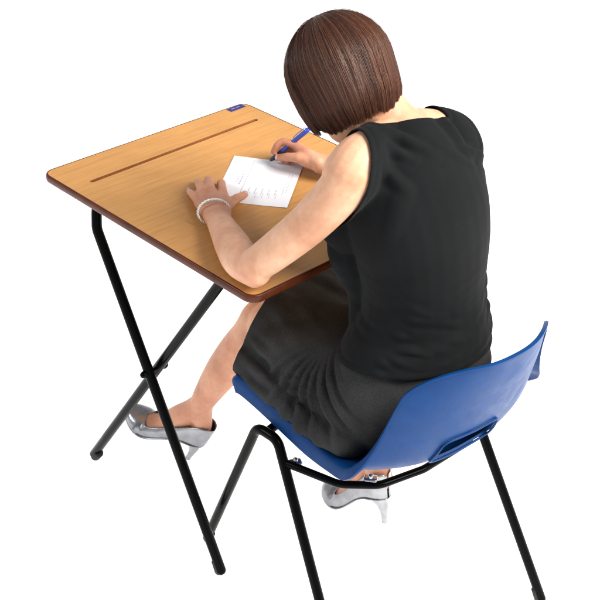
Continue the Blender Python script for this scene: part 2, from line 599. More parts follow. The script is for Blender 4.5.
# make sure the outward vectors point away from the shell
if outs[ntt + 10].x < 0: outs = [-o for o in outs]
for _ in range(4):
    outs = [(outs[i - 1] + outs[i] * 2 + outs[(i + 1) % k]).normalized() for i in range(k)]
    Ln = [(Ln[i - 1] + Ln[i] * 2 + Ln[(i + 1) % k]).normalized() for i in range(k)]
fl = [(.72 + .25 * smoothstep(-.14, -.02, p.y)) * (1 - .72 * smoothstep(.43, .60, p.z)) for p in Lp]
prev = loopv
for do, dn in ((.003, -.0008), (.0058, -.003), (.0078, -.007), (.0092, -.014), (.0102, -.022), (.011, -.031)):
    cur = [bm.verts.new(Lp[i] + (outs[i] * do + Ln[i] * dn) * fl[i]) for i in range(k)]
    for i in range(k):
        j = (i + 1) % k
        bm.faces.new((prev[j], prev[i], cur[i], cur[j]))
    prev = cur
bmesh.ops.recalc_face_normals(bm, faces=bm.faces)
shell = obj('seat_shell', bm, M_blue, chair)
add_mod(shell, 'SOLIDIFY', thickness=0.0045, offset=0.0)
# hand slot low in the back
S0, HT, HS = 0.650, 0.33, 0.050
def slot_pt(a, gro=0.0):
    ca, sa = math.cos(a), math.sin(a)
    e = 0.35
    t = -.09 + (HT + gro * 4.5) * math.copysign(abs(ca) ** e, ca)
    s = S0 + (HS + gro) * math.copysign(abs(sa) ** e, sa)
    return surf(s, t)
bm = bmesh.new()
na = 48
A = []; B = []
for q in range(na):
    p, nn = slot_pt(2 * math.pi * q / na)
    A.append(bm.verts.new(p + nn * .06)); B.append(bm.verts.new(p - nn * .06))
bm.faces.new(A); bm.faces.new(list(reversed(B)))
for q in range(na):
    j = (q + 1) % na
    bm.faces.new((B[q], B[j], A[j], A[q]))
bmesh.ops.recalc_face_normals(bm, faces=bm.faces)
cut = obj('slot_cutter', bm, M_blue, chair)
add_mod(shell, 'BOOLEAN', operation='DIFFERENCE', object=cut, solver='EXACT')
bake(shell)
bpy.data.objects.remove(cut)
add_mod(shell, 'EDGE_SPLIT', split_angle=math.radians(50)) if hasattr(bpy.types, 'EdgeSplitModifier') else None
bm = bmesh.new()
pts = []
for q in range(na):
    p, nn = slot_pt(2 * math.pi * q / na, 0.0015)
    pts.append(p - nn * .005)
tube(bm, pts, .0023, n=10, closed=True)
obj('slot_rim', bm, M_blue, shell)

RC = 0.0099
def chair_tube(name, pts, r=RC, rad=.03, m=M_black):
    bm = bmesh.new()
    tube(bm, fillet([to_local(p) for p in pts], rad, 10), r, n=18)
    return obj(name, bm, m, chair)
legs = []
legs.append(chair_tube('leg_frame', [(-.203, -.108, .008), (-.208, -.262, .404), (-.206, -.316, .404), (-.262, -.56, .008)], rad=.03))
legs.append(chair_tube('leg_frame', [(.185, -.140, .008), (.180, -.375, .415), (.180, -.455, .415), (.187, -.700, .008)], rad=.03))
for fr, ends in ((legs[0], [((-.203, -.108), (-.208, -.262)), ((-.262, -.56), (-.206, -.316))]), (legs[1], [((.185, -.140), (.18, -.375)), ((.187, -.700), (.18, -.455))])):
    for a, c in ends:
        bm = bmesh.new()
        f0 = to_local((a[0], a[1], 0)); dr = (to_local((c[0], c[1], .425)) - f0).normalized()
        tube(bm, [f0 + dr * t for t in (.002, .006, .03, .031)], [RC - .001, RC + .0007, RC + .0007, RC], n=18, cap='flat')
        obj('foot_cap', bm, M_rubber, fr)
chair_tube('cross_bar', [(-.210, -.338, .366), (-.180, -.455, .370), (-.130, -.508, .373), (-.04, -.537, .378), (.09, -.540, .374), (.165, -.505, .376), (.188, -.462, .380)], r=.0075, rad=.05)
chair_tube('cross_bar', [(-.196, -.275, .392), (-.10, -.27, .400), (.09, -.30, .400), (.18, -.335, .392)], r=.009, rad=.04)
for p, rz in (((-.196, -.355, .366), -25), ((-.135, -.490, .378), -48), ((.184, -.44, .37), 20)):
    bm = bmesh.new()
    box(bm, (0, 0, 0), (.026, .018, .012), bev=.004)
    tube(bm, [(0, 0, -.009), (0, 0, .008)], .0055, n=12)
    br = obj('bracket', bm, M_chrome, chair)
    br.location = to_local(p); br.rotation_euler = (0, 0, math.radians(rz))

# ----------------------------------------------------------------- woman
person = empty('person', (0, -.44, 0))
tag(person, 'seated woman in black sleeveless top and grey skirt, writing bent over the desk', 'person')
PB = V((0, -.44, 0))
def pobj(name, bm, m, parent=None):
    """build in world coordinates, parent without moving"""
    for v in bm.verts: v.co -= PB
    return obj(name, bm, m, parent or person)

HC = V((-.035, -.264, 1.080))
F = V((.13, .70, -.70)).normalized()
U = V((-.05, .70, .71)); U = (U - F * U.dot(F)).normalized()
RR = F.cross(U).normalized()
AX = (RR, F, U)
def hp(r, f, u):
    return HC + RR * r + F * f + U * u

def torso(bm, g=0.0, trunk=0.0):
    limb(bm, [(0, -.440, .455, .145, .100), (0, -.448, .50, .165, .112), (0, -.456, .55, .163, .114), (.004, -.460, .605, .144, .103), (.008, -.462, .66, .125, .093),
              (.008, -.459, .73, .119, .092), (.002, -.452, .81, .126, .099), (-.010, -.441, .885, .133, .101), (-.018, -.420, .945, .129, .090),
              (-.014, -.398, .985, .098, .068), (-.010, -.374, 1.012, .056, .050), (-.014, -.350, 1.035, .044, .044)], n=28, ref=(1, 0, 0), grow=g + trunk)
    for s in (-1, 1):
        up = .030 if s < 0 else 0.0
        xi = -.012 if s < 0 else -.031
        limb(bm, [(s * .02 - .01, -.388, .998, .042), (s * .08 - .01, -.405, .987 + up * .6, .039), (s * .125 + xi, -.414, .970 + up, .044), (s * .146 + xi, -.415, .952 + up, .047)], grow=g)
        ellipsoid(bm, (s * .070 - .014, -.471, .90), .054, .036, .085, grow=g)     # shoulder blade
        ellipsoid(bm, (s * .070, -.352, .855), .066, .055, .066, grow=g)     # breast
    limb(bm, [(0, -.350, .85, .08, .055), (0, -.347, .775, .102, .068), (.004, -.388, .70, .088, .055), (.004, -.412, .62, .098, .050), (0, -.415, .55, .105, .045)], n=22, ref=(1, 0, 0), grow=g)
ARM_L = [(-.158, -.420, .982, .043), (-.180, -.408, .950, .039), (-.208, -.372, .890, .0355), (-.238, -.324, .828, .0325), (-.253, -.293, .793, .030)]
FORE_L = [(-.254, -.296, .787, .030), (-.244, -.252, .782, .033), (-.224, -.210, .781, .0325), (-.196, -.155, .778, .0275), (-.171, -.110, .774, .0245, .0205), (-.160, -.088, .773, .0255, .0185)]
ARM_R = [(.113, -.410, .955, .046), (.15, -.39, .930, .0435), (.198, -.34, .875, .040), (.242, -.285, .82, .0365), (.264, -.245, .788, .034)]
FORE_R = [(.266, -.255, .787, .033), (.250, -.215, .786, .037), (.220, -.175, .785, .035), (.178, -.130, .783, .030), (.145, -.090, .780, .0255, .021), (.135, -.073, .779, .026, .019)]
def legs_body(bm):
    limb(bm, [(-.085, -.44, .515, .078), (-.077, -.33, .515, .066), (-.064, -.22, .510, .056), (-.048, -.13, .500, .047), (-.043, -.100, .485, .042)], n=20)
    limb(bm, [(-.042, -.092, .490, .044), (-.044, -.066, .44, .0425), (-.049, -.032, .385, .0425), (-.057, .008, .315, .039), (-.064, .048, .24, .031), (-.063, .076, .185, .026), (-.056, .087, .145, .0245)], n=20)
    limb(bm, [(.085, -.44, .515, .078), (.083, -.32, .515, .066), (.082, -.18, .510, .056), (.082, -.075, .505, .050), (.083, -.035, .495, .049)], n=20)
    limb(bm, [(.083, -.04, .493, .046), (.086, -.075, .44, .042), (.09, -.13, .385, .046), (.096, -.19, .315, .044), (.103, -.25, .24, .034), (.105, -.298, .18, .027), (.105, -.322, .13, .026)], n=20)

# feet: local frame, y to the toes, origin under the ball of the foot, heel height .078
def foot_matrix(ball, yaw, pitch, roll=0):
    return Matrix.Translation(V(ball)) @ Matrix.Rotation(math.radians(yaw), 4, 'Z') @ Matrix.Rotation(math.radians(pitch), 4, 'X') @ Matrix.Rotation(math.radians(roll), 4, 'Y')
FM_L = foot_matrix((-.100, .222, .048), 20, 27)
FM_R = foot_matrix((.102, -.236, .004), -2, -8)
def foot(bm, FM, shin):
    def P(*a):
        p = FM @ V(a[:3]); return (p.x, p.y, p.z) + tuple(a[3:])
    rx = (FM.to_3x3() @ V((1, 0, 0)))
    limb(bm, [tuple(shin), P(0, -.086, .150, .0225, .0225), P(0, -.096, .126, .0230, .0240), P(0, -.098, .106, .0230, .0225)], n=18, ref=rx)
    limb(bm, [P(0, -.101, .104, .0220, .0190), P(0, -.080, .096, .0235, .020), P(0, -.055, .078, .0245, .024), P(0, -.025, .050, .027, .020), P(0, .0, .030, .030, .016), P(0, .03, .020, .029, .012), P(0, .05, .016, .020, .008)], n=18, ref=rx)
    limb(bm, [P(0, -.066, .125, .022, .022), P(0, -.055, .108, .023, .026), P(0, -.025, .066, .026, .018)], n=16, ref=rx)

def finger(bm, pts, r0, r1):
    c = [tuple(p) + (r0 + (r1 - r0) * i / (len(pts) - 1),) for i, p in enumerate(pts)]
    limb(bm, c, n=12, samples=4)
    for i in range(1, len(pts) - 1):           # knuckle thickening
        rr = c[i][3] * 1.09
        ellipsoid(bm, pts[i], rr, rr, rr, u=10, v=8)

WL = V((-.160, -.090, .773))
KL = [V((-.1445, -.020, .7665)), V((-.1255, -.0125, .771)), V((-.1065, -.0155, .773)), V((-.090, -.028, .771))]
FL_ = [  # pinky, ring, middle, index: PIP, DIP, tip
    [(-.133, .011, .767), (-.122, .031, .761), (-.112, .048, .7545)],
    [(-.106, .024, .776), (-.089, .048, .767), (-.075, .068, .755)],
    [(-.086, .018, .779), (-.069, .041, .769), (-.0555, .060, .755)],
    [(-.069, .000, .775), (-.055, .018, .766), (-.0435, .034, .7545)]]
TH_L = [(-.139, -.078, .768), (-.106, -.062, .765), (-.070, -.045, .7605), (-.042, -.037, .756)]
def hand_left(bm):
    for kq in range(4):
        w = WL + V((-.013 + kq * .0085, -.002 - kq * .002, .0))
        m = (w + KL[kq]) / 2 + V((0, 0, .0015))
        limb(bm, [(*w, .0135), (*m, .0125), (*KL[kq], .0102)], n=12)
    limb(bm, [(*WL, .024, .017), (*((WL + KL[1] + KL[2]) / 3 + V((-.0, .0, -.002))), .026, .014), (*((KL[1] + KL[2]) / 2 + V((0, -.008, -.004))), .026, .010)], n=18, ref=(KL[3] - KL[0]))
    rr = [(.0082, .0064), (.0090, .0068), (.0093, .0070), (.0091, .0070)]
    for kq in range(4):
        finger(bm, [tuple(KL[kq])] + FL_[kq], *rr[kq])
    limb(bm, [(-.150, -.085, .768, .015), (-.126, -.068, .766, .0150), (-.098, -.056, .764, .0105)], n=12)
    finger(bm, TH_L, .0125, .0078)

WR = V((.135, -.075, .779))
KR = [V((.148, -.012, .766)), V((.146, -.006, .779)), V((.137, -.008, .791)), V((.124, -.014, .800))]
FR_ = [
    [(.148, .014, .762), (.137, .020, .7565), (.124, .012, .7555)],
    [(.146, .024, .776), (.133, .031, .764), (.120, .022, .757)],
    [(.135, .026, .790), (.122, .033, .778), (.1125, .029, .7665)],
    [(.114, .014, .805), (.1035, .025, .795), (.0995, .0305, .7795)]]
TH_R = [(.122, -.056, .786), (.105, -.036, .789), (.099, -.012, .784), (.0995, .0145, .773)]
def hand_right(bm):
    for kq in range(4):
        w = WR + V((.008 - kq * .007, -.0, -.009 + kq * .006))
        m = (w + KR[kq]) / 2
        limb(bm, [(*w, .0135), (*m, .0128), (*KR[kq], .0105)], n=12)
    limb(bm, [(*WR, .022, .019), (*((WR + KR[1] + KR[2]) / 3 + V((-.006, 0, -.002))), .024, .016), (*((KR[1] + KR[2]) / 2 + V((-.006, -.006, -.003))), .022, .012)], n=18, ref=(KR[3] - KR[0]))
    rr = [(.0082, .0064), (.0090, .0068), (.0093, .0070), (.0091, .0068)]
    for kq in range(4):
        finger(bm, [tuple(KR[kq])] + FR_[kq], *rr[kq])
    limb(bm, [(.130, -.068, .780, .016), (.117, -.050, .785, .0155), (.107, -.036, .788, .011)], n=12)
    finger(bm, TH_R, .0125, .0075)

def head(bm):
    ellipsoid(bm, hp(0, -.010, .010), .074, .090, .080, AX, 28, 18)
    ellipsoid(bm, hp(0, .030, -.030), .063, .060, .070, AX, 24, 16)
    ellipsoid(bm, hp(0, .035, -.078), .050, .050, .042, AX)
    ellipsoid(bm, hp(0, .070, -.103), .022, .019, .017, AX)      # chin
    for s in (-1, 1):
        ellipsoid(bm, hp(s * .036, .062, -.048), .023, .022, .022, AX)    # cheek
        ellipsoid(bm, hp(s * .031, .074, -.010), .016, .012, .010, AX, 14, 10)   # closed lid
        ellipsoid(bm, hp(s * .031, .078, .010), .024, .010, .007, AX, 14, 10)    # brow
        ellipsoid(bm, hp(s * .010, .094, -.045), .008, .009, .007, AX, 12, 8)    # nostril wing
        ellipsoid(bm, hp(s * .075, -.008, -.026), .008, .017, .030, AX, 14, 10)  # ear
    limb(bm, [(*hp(0, .080, .006), .008), (*hp(0, .090, -.018), .009), (*hp(0, .103, -.040), .0105), (*hp(0, .096, -.047), .008)], n=12)
    limb(bm, [(*hp(-.022, .078, -.072), .003), (*hp(0, .089, -.069), .0065), (*hp(.022, .078, -.072), .003)], n=10)
    limb(bm, [(*hp(-.020, .078, -.078), .003), (*hp(0, .087, -.080), .0065), (*hp(.020, .078, -.078), .003)], n=10)
    nk = hp(0, -.030, -.062)
    limb(bm, [(-.010, -.390, .99, .060, .052), (-.012, -.370, 1.012, .050, .047), (-.020, -.345, 1.035, .045, .047), (*nk, .047, .052), (*hp(0, -.02, -.02), .048, .055)], n=22, ref=(1, 0, 0))

bm = bmesh.new()
torso(bm, 0.0, -.004)
limb(bm, ARM_L, n=18); limb(bm, FORE_L, n=18, ref=(0.3, -.1, 0))
limb(bm, ARM_R, n=18); limb(bm, FORE_R, n=18, ref=(0.3, .1, 0))
ellipsoid(bm, (-.257, -.300, .782), .022, .021, .025)
ellipsoid(bm, (.270, -.260, .786), .030, .030, .030)
hand_left(bm); hand_right(bm)
head(bm)
legs_body(bm)
foot(bm, FM_L, (-.0625, .074, .19, .0255, .0255)); foot(bm, FM_R, (.105, -.298, .18, .0255, .0255))
pf = FM_L @ V((0, -.025, .066))
limb(bm, [(-.064, .068, .205, .022), (-.070, .100, .165, .0235), (-.078, .135, .132, .024), (pf.x, pf.y, pf.z, .022)], n=16)
body = pobj('body', bm, M_skin)
add_mod(body, 'REMESH', mode='VOXEL', voxel_size=0.0027, use_smooth_shade=True)
add_mod(body, 'SMOOTH', factor=0.5, iterations=7)
bake(body)
# skin flush: redder hands, elbows, knuckles
ca = body.data.color_attributes.new('flush', 'FLOAT_COLOR', 'POINT')
hot = [(V((-.258, -.298, .785)), .045, .8), (WL + V((.03, .03, 0)), .09, 1.0), (V((.12, -.01, .785)), .08, 1.0)]
for p in KL: hot.append((p, .016, .5))
for fl in FL_ + FR_: hot.append((V(fl[0]), .012, .5)); hot.append((V(fl[2]), .012, .6))
vals = []
for v in body.data.vertices:
    p = v.co + PB
    h = 0.0
    if p.z > .72 and (p.y > -.32):
        for c, rr, a in hot:
            dd = (p - c).length
            if dd < rr * 2: h += a * math.exp(-(dd / rr) ** 2)
    h += .75 * smoothstep(.56, .40, p.z)                      # tanned legs in sheer tights
    h = min(h, 1.3)
    vals.extend((1 - .10 * h, 1 - .27 * h, 1 - .30 * h, 1))
ca.data.foreach_set('color', vals)

# ------- finger nails
M_nail = simple('nail', (0.62, 0.36, 0.30), 0.25, var=.05, coat=.3)
nail_seq = [(FL_[i][1], FL_[i][2], .0068, V((0, 0, 1))) for i in range(4)] + [(TH_L[2], TH_L[3], .0078, V((0, 0, 1)))]
nail_seq += [(FR_[3][1], FR_[3][2], .0068, V((-.2, 1, .3))), (TH_R[2], TH_R[3], .0075, V((-.8, -.5, .5)))]
for a, c, r_, upv in nail_seq:
    a = V(a); c = V(c); dd = (c - a).normalized()
    n_ = (upv - dd * upv.dot(dd)).normalized(); l_ = dd.cross(n_).normalized()
    bm = bmesh.new()
    ellipsoid(bm, c + dd * .0012 + n_ * (r_ * .66), r_ * .66, .0056, r_ * .34, (l_, dd, n_), 14, 10)
    pobj('fingernail', bm, M_nail)

# ------- top
def displace(o, fn):
    me = o.data
    me.update()
    nrm = [v.normal.copy() for v in me.vertices]
    for v, n in zip(me.vertices, nrm):
        v.co += n * fn(v.co + PB, n)
    me.update()

def cut_plane(bm, co, no, sel=None, outer=True):
    co = V(co); no = V(no).normalized()
    fs = [f for f in bm.faces if sel is None or sel(f.calc_center_median())]
    geom = list({v for f in fs for v in f.verts}) + list({e for f in fs for e in f.edges}) + fs
    r = bmesh.ops.bisect_plane(bm, geom=geom, plane_co=co, plane_no=no, clear_outer=False)
    kill = [f for f in bm.faces if (sel is None or sel(f.calc_center_median())) and (f.calc_center_median() - co).dot(no) > 1e-6]
    bmesh.ops.delete(bm, geom=kill, context='FACES')

def keep_largest(bm):
    seen = set(); best = []
    for v in bm.verts:
        if v in seen: continue
        st = [v]; comp = []; seen.add(v)
        while st:
            x = st.pop(); comp.append(x)
            for e in x.link_edges:
                y = e.other_vert(x)
                if y not in seen: seen.add(y); st.append(y)
        if len(comp) > len(best): best = comp
    bs = set(best)
    bmesh.ops.delete(bm, geom=[v for v in bm.verts if v not in bs], context='VERTS')

bm = bmesh.new()
torso(bm, 0.0052)
for arm in (ARM_L, ARM_R):
    limb(bm, arm[:4], n=18, grow=.0045)
topo = pobj('sleeveless_top', bm, M_top)
add_mod(topo, 'REMESH', mode='VOXEL', voxel_size=0.0034, use_smooth_shade=True)
add_mod(topo, 'SMOOTH', factor=0.5, iterations=14)
bake(topo)

def ridge(p, a, c, w, amp):
    """fold along the segment a-c"""
    a = V(a); c = V(c); d = c - a
    t = max(0.0, min(1.0, (p - a).dot(d) / d.length_squared))
    q = (p - a - d * t).length
    if q > 3 * w: return 0.0
    e = math.sin(math.pi * (0.08 + 0.84 * t))
    return amp * e * (math.exp(-(q / w) ** 2) - .45 * math.exp(-((q - 1.6 * w) / (.8 * w)) ** 2))
TOP_FOLDS = [
    ((.045, -.41, 1.045), (.055, -.49, .985), .010, .006), ((.055, -.49, .985), (.12, -.48, .95), .008, .004), ((-.02, -.48, 1.01), (.05, -.50, .965), .007, .003),
    ((-.11, -.43, 1.03), (-.07, -.47, 1.0), .007, .005), ((-.085, -.42, 1.04), (-.03, -.48, 1.0), .008, .005), ((-.13, -.44, 1.01), (-.10, -.49, .96), .008, .004),
]
rf = random.Random(21)
for q in range(11):                    # drag lines at both sides of the waist
    z = .615 + .0155 * q + rf.uniform(-.004, .004)
    ln = rf.uniform(.07, .15)
    TOP_FOLDS.append(((-.150, -.462 - rf.uniform(0, .03), z + .012), (-.150 + ln, -.535 - .35 * (ln - .07), z - rf.uniform(.012, .034)), rf.uniform(.0042, .0068), rf.uniform(.0016, .0036) * (1 - .05 * q)))
for q in range(8):
    z = .615 + .021 * q + rf.uniform(-.005, .005)
    ln = rf.uniform(.06, .12)
    TOP_FOLDS.append(((.148, -.480 - rf.uniform(0, .03), z + .010), (.148 - ln, -.545, z - rf.uniform(.010, .035)), rf.uniform(.0045, .007), rf.uniform(.0014, .003)))
def top_fn(p, n):
    d = 0.0
    for a, c, w, amp in TOP_FOLDS:
        d += ridge(p, a, c, w * 1.25, amp * 1.7)
    wv = noise.noise(V((p.x * 6, p.y * 6, p.z * 30 + 9 * abs(p.x) + 1.5 * noise.noise(p * 9))) + V((3, 1, 2)))
    wv += .5 * noise.noise(V((p.x * 9, p.y * 9, p.z * 58 - 14 * p.x)) + V((7, 4, 2)))
    k = smoothstep(.83, .66, p.z)
    d += .0030 * wv * (.22 + k)
    d += .0012 * noise.noise(p * 18)
    # looser at the hem
    d += .0125 * smoothstep(.71, .63, p.z)
    return d
displace(topo, top_fn)
bm = bmesh.new(); bm.from_mesh(topo.data)
for v in bm.verts: v.co += PB
cut_plane(bm, (0, -.46, .600), (-.10, -.13, -1))                                 # hem
cut_plane(bm, (-.01, -.402, 1.022), (.22, .60, .78), sel=lambda c: abs(c.x + .008) < .078 and c.z > .9)     # neck opening
for s in (-1, 1):
    if s < 0:
        cut_plane(bm, (-.171, -.461, .977), (-.90, .34, .27), sel=lambda c: c.x < -.09 and c.z > .72)
    else:
        cut_plane(bm, (.128, -.42, .95), (1.0, .10, .15), sel=lambda c: c.x > .09 and c.z > .70)
keep_largest(bm)
# ease the cut edges
bmesh.ops.remove_doubles(bm, verts=[v for v in bm.verts if v.is_boundary], dist=.0014)
bmesh.ops.dissolve_degenerate(bm, edges=bm.edges, dist=.0004)
for _ in range(14):
    bv = [v for v in bm.verts if v.is_boundary]
    new = {}
    for v in bv:
        nb = [e.other_vert(v) for e in v.link_edges if e.is_boundary]
        if len(nb) == 2: new[v] = v.co * .5 + (nb[0].co + nb[1].co) * .25
    for v, c in new.items(): v.co = c
from mathutils.kdtree import KDTree
bv = [v.co.copy() for v in bm.verts if v.is_boundary]
kd = KDTree(len(bv))
for i_, c_ in enumerate(bv): kd.insert(c_, i_)
kd.balance()
bm.normal_update()
mv = {}
for v in bm.verts:
    d_ = kd.find(v.co)[2]
    if d_ < .022:
        mv[v] = v.normal * (.0004 * smoothstep(.010, .006, d_) - .0011 * math.exp(-((d_ - .0115) / .0026) ** 2))
for v, o_ in mv.items(): v.co += o_
for v in bm.verts: v.co -= PB
bm.to_mesh(topo.data); bm.free()
add_mod(topo, 'SOLIDIFY', thickness=0.0018, offset=0.0)
bake(topo)

# ------- skirt
bm = bmesh.new()
limb(bm, [(0, -.440, .455, .160, .112), (0, -.448, .50, .180, .128), (0, -.456, .55, .177, .128), (.003, -.460, .605, .151, .109), (.006, -.461, .66, .126, .092), (.008, -.46, .70, .122, .092)], n=28, ref=(1, 0, 0), grow=.002)
for s, kx in ((-1, -.045), (1, .083)):
    hx = s * .086
    limb(bm, [(hx, -.45, .515, .098, .098), ((hx * .66 + kx * .34) + s * .006, -.32, .512, .094, .086), ((hx * .33 + kx * .67) + s * .006, -.20, .507, .084, .078), (kx + s * .008, -.09, .500, .074, .070), (kx + s * .010, .01, .490, .072, .070)], n=22, ref=(1, 0, 0))
limb(bm, [(0, -.44, .51, .12, .085), (.005, -.3, .515, .10, .076), (.015, -.2, .512, .085, .068), (.02, -.09, .505, .075, .058), (.02, .01, .49, .07, .056)], n=22, ref=(1, 0, 0))
# cloth gathered on the seat beside the left thigh
limb(bm, [(-.138, -.45, .462, .066, .042), (-.142, -.36, .458, .058, .040), (-.132, -.25, .462, .048, .036), (-.125, -.17, .464, .042, .036), (-.112, -.11, .458, .040, .036), (-.09, -.05, .452, .036, .034)], n=16, ref=(1, 0, 0))
limb(bm, [(.125, -.40, .470, .046, .036), (.135, -.30, .465, .040, .034), (.130, -.20, .466, .036, .034), (.128, -.06, .455, .034, .032)], n=16, ref=(1, 0, 0))
limb(bm, [(-.120, -.085, .432, .015), (-.140, -.135, .442, .017), (-.160, -.200, .452, .018), (-.172, -.262, .460, .016), (-.165, -.300, .485, .012)], n=14)
skirt = pobj('skirt', bm, M_skirt)
add_mod(skirt, 'REMESH', mode='VOXEL', voxel_size=0.0036, use_smooth_shade=True)
add_mod(skirt, 'SMOOTH', factor=0.5, iterations=22)
bake(skirt)
SK_FOLDS = [
    ((-.115, -.09, .475), (-.150, -.17, .480), .011, .007), ((-.150, -.17, .480), (-.178, -.275, .492), .010, .007),
    ((-.10, -.10, .515), (-.165, -.25, .525), .009, .004), ((-.172, -.28, .53), (-.185, -.36, .48), .009, .005),
    ((-.06, -.12, .565), (-.13, -.30, .565), .014, .004), ((-.02, -.14, .575), (-.09, -.32, .585), .012, .0035),
    ((-.12, -.42, .60), (-.02, -.55, .57), .010, .002), ((.07, -.12, .57), (.05, -.30, .585), .014, .004)]
def skirt_fn(p, n):
    # folds that fan out of the crease between belly and thigh on each side
    d = 0.0
    c = V((0, -.345, .615))
    dy, dz = p.y - c.y, p.z - c.z
    rr = math.hypot(dy, dz)
    th = math.atan2(dz, dy)
    side = smoothstep(.035, .10, abs(p.x))
    ph = 23 * th + 2.6 * noise.noise(V((p.y * 9, p.z * 9, p.x * 3))) + rr * 14
    w = math.sin(ph) + .35 * math.sin(2.1 * ph + 1.3)
    k = smoothstep(.02, .08, rr) * smoothstep(.215, .12, rr) * smoothstep(-.55, -1.05, th) * smoothstep(-2.9, -2.3, th)
    d += .0085 * w * k * side
    for a_, c_, w_, m_ in SK_FOLDS: d += ridge(p, a_, c_, w_, m_ * 1.7)
    # long drag folds over the lap towards the knee
    lap = smoothstep(-.36, -.24, p.y)
    d += .0030 * lap * math.sin(46 * (p.x + .35 * p.y) + 16 * (p.z - .5) + 3 * noise.noise(p * 6)) * (0.35 + .65 * smoothstep(-.3, .6, noise.noise(p * 5 + V((5, 2, 1)))))
    d += .0035 * noise.noise(p * 14)
    d += .0012 * noise.noise(p * 40)
    return d
displace(skirt, skirt_fn)
# rest it on the seat
def seat_z(p):
    q = to_local((p.x, p.y, 0))
    best = None
    zz = .44
    for a in PS:
        if a[1] < .47 and (best is None or abs(a[0] - q.y) < best):
            best = abs(a[0] - q.y); zz = a[1] + a[3] * min(1.0, abs(q.x) / a[2]) ** 2.3
    return zz
for v in skirt.data.vertices:
    p = v.co + PB
    q = to_local(p)
    if -.20 < q.y < .205 and abs(q.x) < .222:
        z0 = seat_z(p) + .0065
        if p.z < z0: v.co.z = z0 + .1 * (p.z - z0) * 0 
    # keep it in front of the chair back
    if p.z > .44:
        for a in PS[44:]:
            if abs(a[1] - p.z) < .004:
                lim = a[0] + a[3] * min(1.0, abs(q.x) / a[2]) ** 2.3 + .007
                if q.y < lim:
                    nq = V((q.x, lim, q.z)); w = Rz @ nq + CH
                    v.co = w - PB
                break
bm = bmesh.new(); bm.from_mesh(skirt.data)
for v in bm.verts: v.co += PB
cut_plane(bm, (0, -.072, .46), (-.42, 1, .30))
cut_plane(bm, (0, -.46, .675), (0, 0, 1), sel=lambda c: c.z > .6)
keep_largest(bm)
# uneven hem
for v in bm.verts:
    if v.co.y > -.16:
        k = smoothstep(-.16, -.08, v.co.y)
        v.co += V((noise.noise(v.co * 17) * .009 * k, noise.noise(v.co * 13 + V((9, 0, 0))) * .016 * k, noise.noise(v.co * 15 + V((0, 7, 0))) * .010 * k))
for v in bm.verts: v.co -= PB
bm.to_mesh(skirt.data); bm.free()
add_mod(skirt, 'SOLIDIFY', thickness=0.004, offset=-1.0)
bake(skirt)

